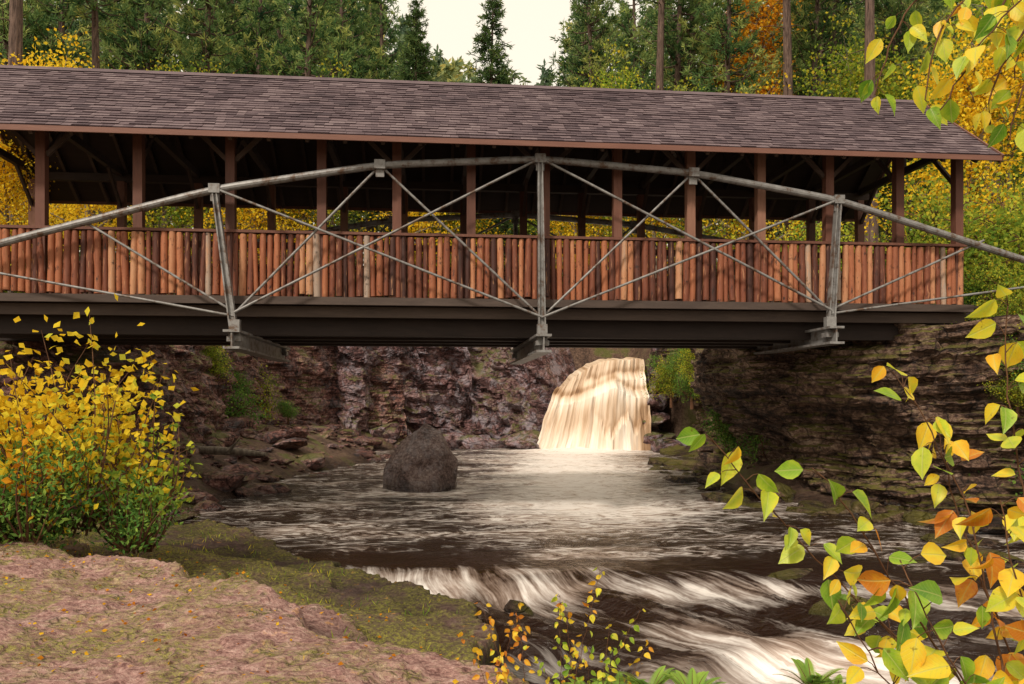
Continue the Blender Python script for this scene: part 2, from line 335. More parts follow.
# ------------------------------------------------------------ rocks
def rocktpl(seed,sub=3,npl=14,rough=.08):
    r=np.random.default_rng(seed);bm=bmesh.new();bmesh.ops.create_icosphere(bm,subdivisions=sub,radius=1)
    D=np.array([v.co[:] for v in bm.verts]);Fc=np.array([[v.index for v in f.verts] for f in bm.faces]);bm.free()
    D=unit(D);N=unit(r.normal(size=(npl,3)));d=r.uniform(.62,1,npl)
    dots=D@N.T;rr=np.where(dots>.05,d[None]/np.maximum(dots,.05),9).min(1);rr=np.minimum(rr,1.35)
    V=D*rr[:,None];V=V*(1+rough*(fbm(V[:,0]*2.5+9,V[:,1]*2.5+seed,V[:,2]*2.5,4,seed)-.5)[:,None]*2)
    return V,Fc
tpls=[rocktpl(i,3 if i%2 else 2,9) for i in range(6)]
def scatter_rocks(name,P,S,mat,seed=1,flat=1.0):
    r=np.random.default_rng(seed);mb=MB()
    for p,s in zip(P,S):
        V,Fc=tpls[r.integers(6)];a=r.uniform(0,6.28);c,sn=math.cos(a),math.sin(a)
        Vs=V*np.array([s*r.uniform(.8,1.5),s*r.uniform(.7,1.1),s*r.uniform(.3,.65)*flat])
        Vs=np.stack([Vs[:,0]*c-Vs[:,1]*sn,Vs[:,0]*sn+Vs[:,1]*c,Vs[:,2]+.15*Vs[:,0]],1)+np.array(p)
        mb.add(Vs,Fc)
    return mb.obj(name,[mat],False)
P=[];S=[]
while len(P)<320:
    x=rng.uniform(-10,-4);y=rng.uniform(14,38)
    xx=np.array([x]);yy=np.array([y])
    if pdist(xx,yy,valley)[0]<-.05 and -0.4<pdist(xx,yy,river)[0]:
        s=rng.gamma(1.3,.10)+.04;P.append((x,y,gz(x,y)+s*.1));S.append(min(s,.9))
scatter_rocks('rock_rubble',P,S,M['cliff'],3)
P=[];S=[]
while len(P)<200:
    x=rng.uniform(4.5,16);y=rng.uniform(9.5,36)
    xx=np.array([x]);yy=np.array([y]);dr=pdist(xx,yy,river)[0]
    if pdist(xx,yy,valley)[0]<.1 and -1.3<dr:
        s=rng.gamma(1.8,.13)+.08;P.append((x,y,max(gz(x,y),-.15)+s*.05));S.append(min(s,.8))
scatter_rocks('rock_rubble',P,S,M['cliffr'],4)
P=[];S=[]
for k in range(50):
    x=rng.uniform(-6,1.0);y=rng.uniform(36.0,38.5)
    if k>34: x=rng.uniform(6.2,7.6);y=rng.uniform(33.5,36)
    P.append((x,y,max(gz(x,y),0)+.05));S.append(rng.uniform(.2,.75))
P+=[(6.05,35.3,.5),(5.75,34.9,.1),(6.2,35.2,1.3),(6.3,35.6,2.1),(.75,35.4,.15),(.4,35.9,.35),(6.5,35.4,.4)];S+=[.55,.4,.55,.6,.45,.6,.7]
scatter_rocks('rock_rubble',P,S,M['cliffb'],5,1.5)
P=[];S=[]
for (px,py,s) in [(520,592,.16),(690,566,.26),(770,572,.35),(880,545,.4),(935,560,.5),(985,540,.6),(850,525,.35),(1010,560,.5),(860,500,.4),(905,520,.5),(470,572,.2),(830,600,.3),(1005,590,.35)]:
    d=1760/(py-400);w=W(px,py,d);P.append((w[0],w[1]-.1,-.2));S.append(s)
scatter_rocks('river_rocks',P,S,M['cliffr'],6)
# big angular boulder: convex hull of corner points, subdivided and weathered
bm=bmesh.new();k_=.0245
for (px,py,yo) in [(381,490,.0),(384,466,.1),(399,441,.05),(405,470,-.75),(396,495,-.75),(424,424,.15),(418,430,-.1),(440,431,.1),(446,446,-.45),(440,495,-.85),(457,461,.0),(456,495,-.1),(430,455,-.62),
                   (388,490,.9),(395,450,.8),(425,436,.75),(450,455,.8),(455,492,.8),(385,515,0),(455,515,0),(420,515,-.8),(420,515,.9)]:
    bm.verts.new(((px-420)*k_,yo,(490-py)*k_))
r_=bmesh.ops.convex_hull(bm,input=bm.verts)
bmesh.ops.delete(bm,geom=[v for v in bm.verts if not v.link_faces],context='VERTS')
for it in range(4):
    bmesh.ops.subdivide_edges(bm,edges=bm.edges[:],cuts=1,use_grid_fill=True)
bmesh.ops.triangulate(bm,faces=bm.faces[:]);bm.verts.index_update()
V=np.array([v.co[:] for v in bm.verts]);NN=np.array([v.normal[:] for v in bm.verts])
for it in range(1):
    n=fbm(V[:,0]*2.2+3,V[:,1]*2.2,V[:,2]*2.2+V[:,0],5,77)
V=V+unit(V-np.array([0,0,.5]))*(.16*(n-.5)+.10*(np.floor(n*8)/8-n))[:,None]
Fc=np.array([[v.index for v in f.verts] for f in bm.faces]);bm.free()
mb=MB();mb.add(V,Fc);mb.obj('boulder',[M['boulder']],False,loc=(W(420,490,19.8)[0],19.9,0))
mb=MB();zl=max(gz(-7.8,20.4),gz(-6.9,20.3),gz(-6.2,20.1))+.12
tube(mb,[(-8.3,20.5,zl+.06),(-7.6,20.45,zl+.03),(-6.9,20.35,zl),(-6.2,20.2,zl-.06)],[.09,.11,.10,.05],10,cap=True)
tube(mb,[(-7.2,20.3,zl),(-7.0,20.2,zl+.2),(-6.85,20.1,zl+.33)],[.05,.03,.012],6)
mb.obj('driftwood_log',[M['barkl']],True)
# ------------------------------------------------------------ river
cl=np.array([(3.6,37),(2.2,30),(.6,22),(.5,15),(1.3,11),(3.8,7.8),(9,5.2),(20,1),(60,-14)],float)
cseg=np.hypot(*np.diff(cl,axis=0).T);ccs=np.concatenate([[0],np.cumsum(cseg)])
def flow(x,y):
    wsum=0;u=0;v=0
    for i in range(len(cl)-1):
        a=cl[i];dx,dy=cl[i+1]-a;l=cseg[i];t=np.clip(((x-a[0])*dx+(y-a[1])*dy)/l/l,0,1)
        d=np.hypot(x-a[0]-t*dx,y-a[1]-t*dy);w=1/(d**4+.6)
        u=u+w*((x-a[0])*dy-(y-a[1])*dx)/l;v=v+w*(ccs[i]+((x-a[0])*dx+(y-a[1])*dy)/l);wsum=wsum+w
    return u/wsum,v/wsum
def lips(x,y):
    yl=10.2-.12*x+1.8*(fbm(x*.55,y*.1,0,4,91)-.5);yl2=8.7-.3*x+2.8*(fbm(x*.7,y*.1,0,4,95)-.5);yl3=7.0-.3*x+2.4*(fbm(x*.8,y*.1,0,4,98)-.5)
    return yl,yl2,yl3
def water(x,y):
    u,v=flow(x,y);yl,yl2,yl3=lips(x,y)
    r1=1-sst(yl-.7,yl+.12,y);r2=1-sst(yl2-.5,yl2+.1,y);r3=1-sst(yl3-.5,yl3+.1,y)
    z=-.22*r1-.18*r2-.16*r3
    wob=fbm(x*.8,y*.8,0,3,66)-.5
    n=fbm(u*2.2+wob*.8,v*.5+wob,0,5,51)-.5;z=z+n*(.05+.30*r1)
    n2=1-np.abs(fbm(u*1.3+wob*.6,v*.45,0,3,57)*2-1)*2;z=z+.10*r1*n2
    z=z+.05*(fbm(x*1.6,y*1.6,0,3,52)-.5)
    z=z+.16*np.exp(-((x-3.4)**2/7+(y-34.9)**2/1.2))*fbm(x*2,y*2,0,3,54)
    return z
xs=np.concatenate([np.arange(-11,12,.07),np.arange(12,60,.8)]);ys=np.concatenate([np.arange(-20,3,.5),np.arange(3,14,.05),np.arange(14,37.6,.11)])
V,Fc=grid(xs,ys,water);u,v=flow(V[:,0],V[:,1])
x=V[:,0];y=V[:,1];yl,yl2,yl3=lips(x,y)
wob=fbm(x*.8,y*.8,0,3,66)-.5
foam_reflection=np.zeros(len(V))
foam_reflection+=1.3*np.exp(-((x-3.5)**2/8+(y-34.7)**2/2.5))
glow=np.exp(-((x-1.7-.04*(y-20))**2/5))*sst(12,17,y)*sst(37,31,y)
foam_reflection+=.95*glow  # bright mid-river reflection painted into the colour, on top of white water from the falls
foam_reflection+=.30*np.exp(-((y-yl+.40)/.35)**2)*sst(-3,1,x+1.5)+.38*np.exp(-((y-yl2+.35)/.32)**2)+.40*np.exp(-((y-yl3+.35)/.3)**2)
foam_reflection+=-.05*(y<yl)+.24*(y<yl2+.3)*sst(1.2,3.5,x)
foam_reflection+=.35*np.exp(-(np.hypot(x+2.2,y-19.8)-1.1)**2/.08)
foam_reflection-=.3*sst(.1,.4,y-yl)*sst(1.2,.6,y-yl)
mb=MB();mb.add(V,Fc,uv=np.stack([u+wob*.35,v],1));ro=mb.obj('river',[],True)
addattr(ro,'foam_reflection',foam_reflection);addattr(ro,'rap',1-sst(yl-.2,yl+1.6,y))
m,nt=newmat('river_water_mat');uvn=nd(nt,'ShaderNodeUVMap',uv_map='UVMap').outputs[0];P=nd(nt,'ShaderNodeNewGeometry').outputs['Position']
fo=nd(nt,'ShaderNodeAttribute',attribute_name='foam_reflection').outputs['Fac'];rp=nd(nt,'ShaderNodeAttribute',attribute_name='rap').outputs['Fac']
nA=noi(nt,scl(nt,P,(1.0,1.9,1)),1.25,7,.76,2.4);nB=noi(nt,scl(nt,uvn,(8.0,.55,1)),1.2,6,.72,.15)
nC=noi(nt,scl(nt,P,(.45,.8,1)),.9,3,.5,.5);nD=noi(nt,scl(nt,uvn,(1.9,.55,1)),1.0,5,.65,.25)
nn=mth(nt,'ADD',mth(nt,'MULTIPLY',nA,mth(nt,'SUBTRACT',1.0,rp)),mth(nt,'MULTIPLY',mth(nt,'ADD',mth(nt,'MULTIPLY',nB,.5),mth(nt,'MULTIPLY',nD,.5)),rp))
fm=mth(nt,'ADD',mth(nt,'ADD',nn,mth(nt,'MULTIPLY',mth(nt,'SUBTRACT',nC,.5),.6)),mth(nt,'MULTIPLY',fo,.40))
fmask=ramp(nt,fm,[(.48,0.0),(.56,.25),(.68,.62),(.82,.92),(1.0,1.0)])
fcol=ramp(nt,mth(nt,'ADD',nn,mth(nt,'MULTIPLY',fo,.12)),[(.36,(.30,.17,.10)),(.48,(.54,.41,.34)),(.60,(.86,.80,.76))])  # cream shared by real foam and the painted mid-river reflection
pw=nd(nt,'ShaderNodeBsdfPrincipled',{'Base Color':(.018,.008,.005,1),'Roughness':.13,'IOR':1.33,'Specular IOR Level':.5})
bh=mth(nt,'ADD',nn,mth(nt,'MULTIPLY',noi(nt,scl(nt,P,(1.5,3,1)),2.5,4,.6,1.0),.5))
bm_=nd(nt,'ShaderNodeBump',{'Strength':.8,'Distance':.12,'Height':bh});nt.links.new(bm_.outputs[0],pw.inputs['Normal'])
bm2=nd(nt,'ShaderNodeBump',{'Strength':.5,'Distance':.05,'Height':bh})
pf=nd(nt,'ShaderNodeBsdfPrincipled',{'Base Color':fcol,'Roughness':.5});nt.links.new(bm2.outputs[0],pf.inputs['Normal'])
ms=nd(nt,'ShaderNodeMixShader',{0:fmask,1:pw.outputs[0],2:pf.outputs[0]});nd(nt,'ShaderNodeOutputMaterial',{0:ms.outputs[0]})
ro.data.materials.append(m)
# ------------------------------------------------------------ waterfall
m,nt=newmat('waterfall_mat');uvn=nd(nt,'ShaderNodeUVMap',uv_map='UVMap').outputs[0]
n=noi(nt,scl(nt,uvn,(32,1.0,1)),1.0,5,.65,.25);n2=noi(nt,scl(nt,uvn,(7,1.6,1)),1.0,3,.5,.4)
a=nd(nt,'ShaderNodeAttribute',attribute_name='rnd').outputs['Fac']
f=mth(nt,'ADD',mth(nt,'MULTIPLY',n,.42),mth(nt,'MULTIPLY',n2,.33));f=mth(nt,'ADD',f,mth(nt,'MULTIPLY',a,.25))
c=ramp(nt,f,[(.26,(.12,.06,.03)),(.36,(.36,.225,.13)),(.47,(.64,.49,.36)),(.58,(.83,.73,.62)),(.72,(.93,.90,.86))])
finish(nt,c,.6,n,.35,.06,.25);M['fall']=m
nu,nv=200,220;mb=MB();U,Vv=np.meshgrid(np.linspace(0,1,nu),np.linspace(0,1,nv))
xt=2.1+3.95*U;zt=np.interp(xt,LIPX,LIPZ)+.2*(fbm(U*9,0*U,0,3,88)-.5);xb=1.0+5.0*U**1.05
back=Vv<.15;tb=np.clip(Vv/.15,0,1);tf=np.clip((Vv-.15)/.85,0,1)
Zf=zt*(1-tf**1.1)+(-.05)*tf**1.1
X=xt*(1-tf**.8)+xb*tf**.8+.16*(fbm(U*3,Vv*4,0,4,61)-.5);Yb=38.5-2.0*tb
Y=np.where(back,Yb,36.5-.4*tf**.5)
Z=np.where(back,zt+.18-.18*tb,Zf)
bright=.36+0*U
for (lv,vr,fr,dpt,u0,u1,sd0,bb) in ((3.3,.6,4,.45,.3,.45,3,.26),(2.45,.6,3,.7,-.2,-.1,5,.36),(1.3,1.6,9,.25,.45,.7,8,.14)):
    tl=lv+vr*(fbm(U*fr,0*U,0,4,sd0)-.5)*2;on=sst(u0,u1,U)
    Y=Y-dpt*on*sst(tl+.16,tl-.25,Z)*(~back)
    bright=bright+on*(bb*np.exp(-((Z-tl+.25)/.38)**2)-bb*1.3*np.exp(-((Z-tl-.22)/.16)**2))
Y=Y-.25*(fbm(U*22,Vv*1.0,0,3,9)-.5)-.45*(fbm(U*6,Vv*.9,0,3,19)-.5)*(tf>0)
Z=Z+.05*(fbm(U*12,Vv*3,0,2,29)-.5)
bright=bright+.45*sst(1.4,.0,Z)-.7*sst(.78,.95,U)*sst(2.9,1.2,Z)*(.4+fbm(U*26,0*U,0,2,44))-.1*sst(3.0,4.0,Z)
i=np.arange(nv-1)[:,None]*nu+np.arange(nu-1)[None]
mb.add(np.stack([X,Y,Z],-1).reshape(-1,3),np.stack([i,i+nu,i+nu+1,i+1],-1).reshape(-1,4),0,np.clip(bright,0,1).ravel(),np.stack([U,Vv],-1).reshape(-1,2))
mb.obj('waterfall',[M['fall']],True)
# ------------------------------------------------------------ bridge
th=math.radians(5.6);ct,st_=math.cos(th),math.sin(th);BX=(540-512)/F*14
br=bpy.data.objects.new('covered_bridge',None);sc.collection.objects.link(br);br.location=(BX,14,0);br.rotation_euler=(0,0,th)
def bl(px,py,w=0.0):
    u=(px-512)/F;s=(u*(14+w*ct)-BX+w*st_)/(ct-u*st_);Y=14+s*st_+w*ct
    return np.array([s,w,H+(HY-py)/F*Y])
M['picket']=woodmat('stained_log_mat',[(.15,(.014,.006,.005)),(.34,(.065,.019,.012)),(.54,(.185,.055,.027)),(.74,(.34,.115,.05)),(.9,(.46,.23,.12)),(1,(.32,.24,.19))],(11,11,1.6),.6,.70,.6,True)
M['post']=woodmat('post_wood_mat',[(.2,(.035,.014,.010)),(.55,(.13,.05,.032)),(.9,(.26,.13,.085))],(9,9,1.2),.65)
M['dark']=woodmat('dark_timber_mat',[(.2,(.015,.010,.009)),(.6,(.042,.027,.022)),(1,(.09,.06,.048))],(1.2,9,9),.8)
M['fascia']=woodmat('fascia_wood_mat',[(.2,(.045,.018,.014)),(.6,(.12,.05,.036)),(1,(.22,.10,.07))],(1.0,9,9),.6)
M['grey']=woodmat('weathered_deck_mat',[(.2,(.02,.014,.012)),(.6,(.06,.042,.035)),(1,(.14,.10,.08))],(1.0,9,9),.8)
m,nt=newmat('grey_steel_mat');P=nd(nt,'ShaderNodeTexCoord').outputs['Object'];n=noi(nt,P,6,5,.7)
c=ramp(nt,n,[(.38,(.10,.06,.04)),(.47,(.18,.17,.165)),(.7,(.28,.275,.27))]);finish(nt,c,.5,n,.15,.01,.5,.2);M['steel']=m
m,nt=newmat('roof_shingle_mat');uvn=nd(nt,'ShaderNodeUVMap',uv_map='UVMap').outputs[0];a=nd(nt,'ShaderNodeAttribute',attribute_name='rnd').outputs['Fac']
n=noi(nt,uvn,.7,5,.65);n2=noi(nt,uvn,45,3,.7);n3=noi(nt,scl(nt,uvn,(2.5,.35,1)),1.2,4,.6)
f=mth(nt,'ADD',mth(nt,'MULTIPLY',a,.20),mth(nt,'MULTIPLY',n,.42));f=mth(nt,'ADD',f,mth(nt,'MULTIPLY',n2,.38));f=mth(nt,'ADD',f,mth(nt,'MULTIPLY',n3,.2))
c=ramp(nt,f,[(.34,(.020,.014,.018)),(.5,(.068,.046,.054)),(.65,(.13,.092,.10)),(.85,(.23,.18,.185))])
finish(nt,c,.85,n2,.6,.01,.25);M['shingle']=m
S0,S1=-10.3,8.07;EZ=H+4.30;RZ=H+6.13;Wd=3.4;EW=-.7;RW=Wd/2
slen=math.hypot(RW-EW,RZ-EZ);sd=np.array([0,(RW-EW)/slen,(RZ-EZ)/slen]);nn_=np.array([0,-sd[2],sd[1]])
for side in (0,1):
    mb=MB();nc=24;ex=slen/nc;rg=np.random.default_rng(side)
    for ci in range(nc+1):
        x=S0-rg.uniform(0,.25)
        base=ci*ex
        while x<S1:
            w=rg.uniform(.13,.3);x1=min(x+w,S1);x0=max(x,S0)
            if x1-x0>.02:
                a=base-rg.uniform(0,.018);b=min(base+ex+.03,slen+.02);t=rg.uniform(.012,.028)
                o=np.array([0,EW,EZ]);q=[o+sd*a,o+sd*b];V=[];g_=.002
                for xx in (x0+g_,x1-g_):
                    for pt,hh in ((q[0],t+.012),(q[0],0.0),(q[1],.012)): V.append(pt+nn_*hh+np.array([xx,0,0]))
                V=np.array(V);uv=np.array([[x0,a],[x0,a-.02],[x0,b],[x1,a],[x1,a-.02],[x1,b]])
                if side: V[:,1]=Wd-V[:,1]
                mb.add(V,[[0,3,5,2]],0,rg.random(),uv);mb.add(V,[[1,4,3,0]],0,0.0,uv);mb.add(V,[[0,2,1]],0,.1,uv);mb.add(V,[[3,4,5]],0,.1,uv)
            x=x1 if x1>x else x+w
    mb.obj('roof_shingles_rear' if side else 'roof_shingles_front',[M['shingle']],parent=br)
mb=MB()
for side in (0,1):
    f=lambda p:np.array([p[0],Wd-p[1] if side else p[1],p[2]])
    o=np.array([0,EW,EZ]);V=[]
    for xx in (S0+.01,S1-.01):
        for p in (o,o+sd*slen):
            for hh in (-.004,-.05): V.append(f(p+nn_*hh+np.array([xx,0,0])))
    mb.add(np.array(V),BF,0,.3)
    x=S0+.3
    while x<S1-.1:
        p0=f(np.array([x,EW+.06,EZ-.06]));p1=f(np.array([x,RW-.02,RZ-.1]))
        beam(mb,p0,p1,.06,.12,0,rng.random()*.8+.4);x+=.61
mb.obj('roof_deck_and_rafters',[M['dark']],parent=br)
mb=MB()
for side in (0,1):
    f=lambda p:np.array([p[0],Wd-p[1] if side else p[1],p[2]])
    beam(mb,f((S0-.02,EW-.022,EZ-.05)),f((S1+.02,EW-.022,EZ-.05)),.035,.085,0,.75)
    for xx in (S0-.03,S1+.03):
        beam(mb,f((xx,EW-.02,EZ-.06)),f((xx,RW,RZ-.05)),.035,.15,0,.6)
mb.obj('fascia_boards',[M['fascia']],parent=br)
mb=MB()
for s_ in (-1,1):
    V=[]
    for xx in np.arange(S0,S1+.01,.3): V+=[(xx,RW,RZ+.045),(xx,RW+s_*.16,RZ+.051-.16*sd[2]/sd[1])]
    V=np.array(V);k=len(V)//2;i=np.arange(k-1)*2
    mb.add(V,np.stack([i,i+1,i+3,i+2],1),0,.6,V[:,:2])
mb.obj('ridge_cap',[M['shingle']],parent=br)
FLZ=H+1.78;RLZ=H+2.83
posts=[bl(p,300,0)[0] for p in (-70,42,139,231,322,397,471,545,617,690,760,828,898,957)]
mb=MB();PLZ=EZ+.7*sd[2]/sd[1]-.24
for w in (0.0,Wd):
    for i,s in enumerate(posts): beam(mb,(s,w,FLZ-.05),(s,w,PLZ-.08),.15,.15,0,rng.uniform(.1,.9),up=(0,1,0))
mb.obj('posts',[M['post']],parent=br)
mb=MB()
for w in (0.0,Wd): beam(mb,(S0+.1,w,PLZ),(S1-.12,w,PLZ),.14,.15,0,.5)
for i,s in enumerate(posts):
    beam(mb,(s,.07,PLZ+.09),(s,Wd-.07,PLZ+.09),.1,.13,0,.5)
    beam(mb,(s+.003,RW,PLZ+.16),(s+.003,RW,RZ-.15),.09,.09,0,.4,up=(0,1,0))
    for w,sg in ((0,1),(Wd,-1)):
        beam(mb,(s-.003,w+sg*.07,PLZ-.6),(s-.003,w+sg*.7,PLZ+.05),.05,.08,0,.9)
        if w==0 and i%2==1 and i<len(posts)-1:
            beam(mb,(s+.07,w+sg*.01,PLZ-.55),(s+.55,w+sg*.01,PLZ-.07),.06,.07,0,.9)
            beam(mb,(s-.07,w+sg*.01,PLZ-.55),(s-.55,w+sg*.01,PLZ-.07),.06,.07,0,.9)
mb.obj('roof_frame',[M['dark']],parent=br)
for w,nm in ((-.02,'log_railing_front'),(Wd+.02,'log_railing_rear')):
    mb=MB();x=S0+.3;hw=1 if w<1 else -1
    while x<S1-.28:
        r=rng.uniform(.042,.066);x+=r
        n=9;zt0=RLZ-.035+rng.normal()*.01;zb=FLZ-.03+rng.normal()*.025
        greyish=np.clip((x-3.5)/5,0,1)
        rr=np.clip(rng.normal(.40,.30)+.3*greyish,0,1.1);ln=rng.normal(size=2)*.016
        P_=[(x+ln[0]*q,w-hw*(.03+rng.uniform(0,.022)),zb+(zt0-zb)*q) for q in (0,.2,.4,.6,.8,1)]
        tube(mb,P_,r*np.array([.97,1.03,.96,1.04,.97,.95])*rng.uniform(.95,1.03,6),n,0,rr,cap=True);x+=r+rng.uniform(.002,.012)
    mb.obj(nm,[M['picket']],True,parent=br)
mb=MB()
for w in (-.02,Wd+.02):
    beam(mb,(S0+.25,w-.02,RLZ),(S1-.2,w-.02,RLZ),.17,.045,0,.35)
    sgn=1 if w<1 else -1
    beam(mb,(S0+.25,w+sgn*.075,RLZ-.2),(S1-.2,w+sgn*.075,RLZ-.2),.05,.1,0,.2)
    beam(mb,(S0+.25,w+sgn*.075,FLZ+.2),(S1-.2,w+sgn*.075,FLZ+.2),.05,.1,0,.2)
mb.obj('rail_caps',[M['post']],parent=br)
mb=MB();x=S0+.2
while x<S1-.1:
    box(mb,(x,-.12,FLZ-.11),(x+.19,Wd+.12,FLZ-.055),0,rng.random());x+=.2
for w0,w1,w2,w3 in ((-.16,-.05,.06,.16),(Wd+.05,Wd+.16,Wd-.16,Wd-.06)):
    box(mb,(S0+.2,w0,FLZ-.17),(S1-.1,w1,FLZ-.04),0,.55)
    box(mb,(S0+.2,w2,FLZ-.36),(S1-.1,w3,FLZ-.175),0,.6)
mb.obj('deck',[M['grey']],parent=br)
mb=MB()
for w in (.45,1.3,2.1,2.95): box(mb,(S0+.1,w-.11,FLZ-.66),(S1+.2,w+.11,FLZ-.115),0,rng.random()*.3)
for s in np.arange(S0+.5,S1,.9): box(mb,(s,.17,FLZ-.25),(s+.1,Wd-.17,FLZ-.112),0,.3)
mb.obj('girders',[M['dark']],parent=br)
aj=[bl(-150,296,-.36),bl(0,243,-.36),bl(215,189,-.36),bl(380,165,-.36),bl(540,159,-.36),bl(693,173,-.36),bl(838,200,-.36),bl(1030,262,-.36)]
hb=[bl(235,338,-.36),bl(542,342,-.36),bl(830,334,-.36)]
mb=MB();mr=MB()
def mir(p,s):
    p=np.array(p,float).copy()
    if s:p[1]=Wd-p[1]
    return p
def seg(a,b,r,s,n=6): tube(mr,[mir(a,s),mir(b,s)],[r,r],n,0,.5)
dz=lambda p,k:np.array([p[0],p[1],p[2]+k])
dw=lambda p,k:np.array([p[0],p[1]+k,p[2]])
for s in (0,1):
    A=np.array(aj);t=np.linspace(0,len(A)-1,90)
    C=np.stack([np.interp(t,np.arange(len(A)),A[:,k]) for k in range(3)],1)
    for it in range(3): C[1:-1]=(C[:-2]+2*C[1:-1]+C[2:])/4
    C=np.array([mir(p,s) for p in C]);tube(mb,C,.062,12,0,.5,cap=True)
    for q in aj[2:7]:
        q=mir(q,s);beam(mb,q+np.array([-.09,0,.0]),q+np.array([.09,0,0]),.15,.15)
        beam(mb,q+np.array([0,0,-.2]),q+np.array([0,0,.05]),.14,.03,up=(0,1,0))
    for k,(tp,bt) in enumerate(((aj[2],hb[0]),(aj[4],hb[1]),(aj[6],hb[2]))):
        tp=mir(dz(tp,-.06),s);bt=mir(bt,s)
        for off in (-.045,.045): beam(mb,tp+np.array([off*.7,0,0]),bt+np.array([off*1.2,0,0]),.022,.12,up=(0,1,0))
        beam(mb,tp,bt,.016,.08,up=(1,0,0));beam(mb,bt+np.array([0,0,.0]),bt+np.array([0,0,.3]),.17,.13,up=(0,1,0))
        beam(mb,bt+np.array([0,0,-.06]),bt+np.array([0,0,.02]),.22,.2,up=(0,1,0))
    L0,L1,L2=[dz(p,.42) for p in hb]
    fr=lambda p,k:dw(p,k)
    for a,b,k in ((aj[2],L1,-.05),(aj[3],L1,.03),(aj[3],L0,.03),(aj[5],L1,.03),(aj[6],L1,-.05),(aj[5],L2,.03),(aj[4],L2,-.05),(aj[4],L0,-.05),
                  (bl(85,222,-.36),L0,.03),(bl(-40,266,-.36),dz(L0,-.06),0),(bl(985,240,-.36),L2,.03),(bl(1040,285,-.36),dz(L2,-.06),0)):
        seg(fr(a,k),fr(b,k),.023,s)
mb.obj('steel_arch_and_hangers',[M['steel']],parent=br,smooth=False)
mr.obj('tie_rods',[M['steel']],parent=br,smooth=True)
mb=MB()
for b in hb:
    z=b[2]-.02;x=b[0]
    box(mb,(x-.13,-.62,z-.17),(x+.13,Wd+.62,z-.13));box(mb,(x-.13,-.62,z+.10),(x+.13,Wd+.62,z+.14));box(mb,(x-.012,-.6,z-.129),(x+.012,Wd+.6,z+.099))
mb.obj('floor_beams',[M['steel']],parent=br)
# ------------------------------------------------------------ trees
def trunk(mb,h,r,bend=.3,seed=0,n=9,mat=0):
    r_=np.random.default_rng(seed);t=np.linspace(0,1,12);ph=r_.uniform(0,6,2)
    P=np.stack([bend*np.sin(t*2.2+ph[0])*t,bend*np.sin(t*1.9+ph[1])*t,t*h],1)
    R=r*(1-t)**.8+.02+.5*r*np.exp(-t*25);P[0,2]=-.6
    tube(mb,P,R,n,mat);return lambda z:np.array([np.interp(z/h,t,P[:,0]),np.interp(z/h,t,P[:,1]),z])
def mk_pine(h,cs,bl_,seed,spars=1.0,k=11):
    global rng
    rng=np.random.default_rng(seed);mb=MB();tk=trunk(mb,h,.16+.006*h,.35,seed)
    z=h*cs;C=[];D=[];Rb=[]
    while z<h*.985:
        f=(z-h*cs)/(h*(1-cs));L=bl_*(1-f)**.75*min(1,.5+f*3)*rng.uniform(.7,1.15)+.25
        for b in range(rng.integers(3,6)):
            a=rng.uniform(0,6.283);el=rng.uniform(-.1,.35)+.45*f;LL=L*rng.uniform(.55,1.1)
            d=np.array([math.cos(a)*math.cos(el),math.sin(a)*math.cos(el),math.sin(el)])
            t=np.linspace(0,1,5);p0=tk(z);P=p0+d*LL*t[:,None];P[:,2]+=-.12*LL*np.sin(t*3.14)+.12*LL*t**2
            tube(mb,P,.045*(LL/2)*(1-t)+.012,4,0)
            nc=int(LL*4.2*spars)+2;tt=rng.uniform(.3,1.03,nc)
            c=p0+d*LL*tt[:,None];c[:,2]+=.12*LL*tt**2-.1*LL*np.sin(tt*3.14)
            side=np.cross(d,[0,0,1]);c+=side*(rng.normal(size=nc)*.22*LL*(1.15-tt*.6))[:,None];c[:,2]+=rng.normal(size=nc)*.13
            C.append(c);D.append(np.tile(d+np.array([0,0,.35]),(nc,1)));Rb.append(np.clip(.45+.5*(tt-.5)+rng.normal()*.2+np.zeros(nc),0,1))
        z+=rng.uniform(.28,.62)
    for b in range(10):
        zz=rng.uniform(h*.2,h*cs);a=rng.uniform(0,6.28);L=rng.uniform(.5,1.6);p=tk(zz)
        tube(mb,[p,p+np.array([math.cos(a)*L*.6,math.sin(a)*L*.6,.0]),p+np.array([math.cos(a)*L,math.sin(a)*L,-.15])],[.03,.02,.006],4,0)
    needles(mb,np.concatenate(C),np.concatenate(D),k,.34,.15,1,np.concatenate(Rb));return mb
def mk_spruce(h,br_,seed):
    global rng
    rng=np.random.default_rng(seed);mb=MB();tk=trunk(mb,h,.18,.1,seed);z=h*.08;C=[];D=[];Rb=[]
    while z<h*.99:
        f=z/h;L=br_*(1-f)**.75*rng.uniform(.7,1.2)+.12
        for b in range(rng.integers(5,8)):
            a=rng.uniform(0,6.283);d=np.array([math.cos(a),math.sin(a),-.25+.5*f]);LL=L*rng.uniform(.6,1.1)
            nc=int(LL*5)+2;tt=rng.uniform(.1,1,nc);c=tk(z)+d*LL*tt[:,None];c[:,2]+=.15*LL*tt**2
            side=np.cross(d,[0,0,1]);c+=side*(rng.normal(size=nc)*.16*LL)[:,None];c[:,2]-=np.abs(rng.normal(size=nc))*.12
            tube(mb,[tk(z),tk(z)+d*LL*.5,tk(z)+d*LL+np.array([0,0,.15*LL])],[.03,.02,.006],4,0)
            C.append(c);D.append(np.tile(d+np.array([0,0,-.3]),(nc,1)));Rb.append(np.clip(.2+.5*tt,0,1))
        z+=rng.uniform(.24,.44)
    needles(mb,np.concatenate(C),np.concatenate(D),8,.3,.16,1,np.concatenate(Rb));return mb
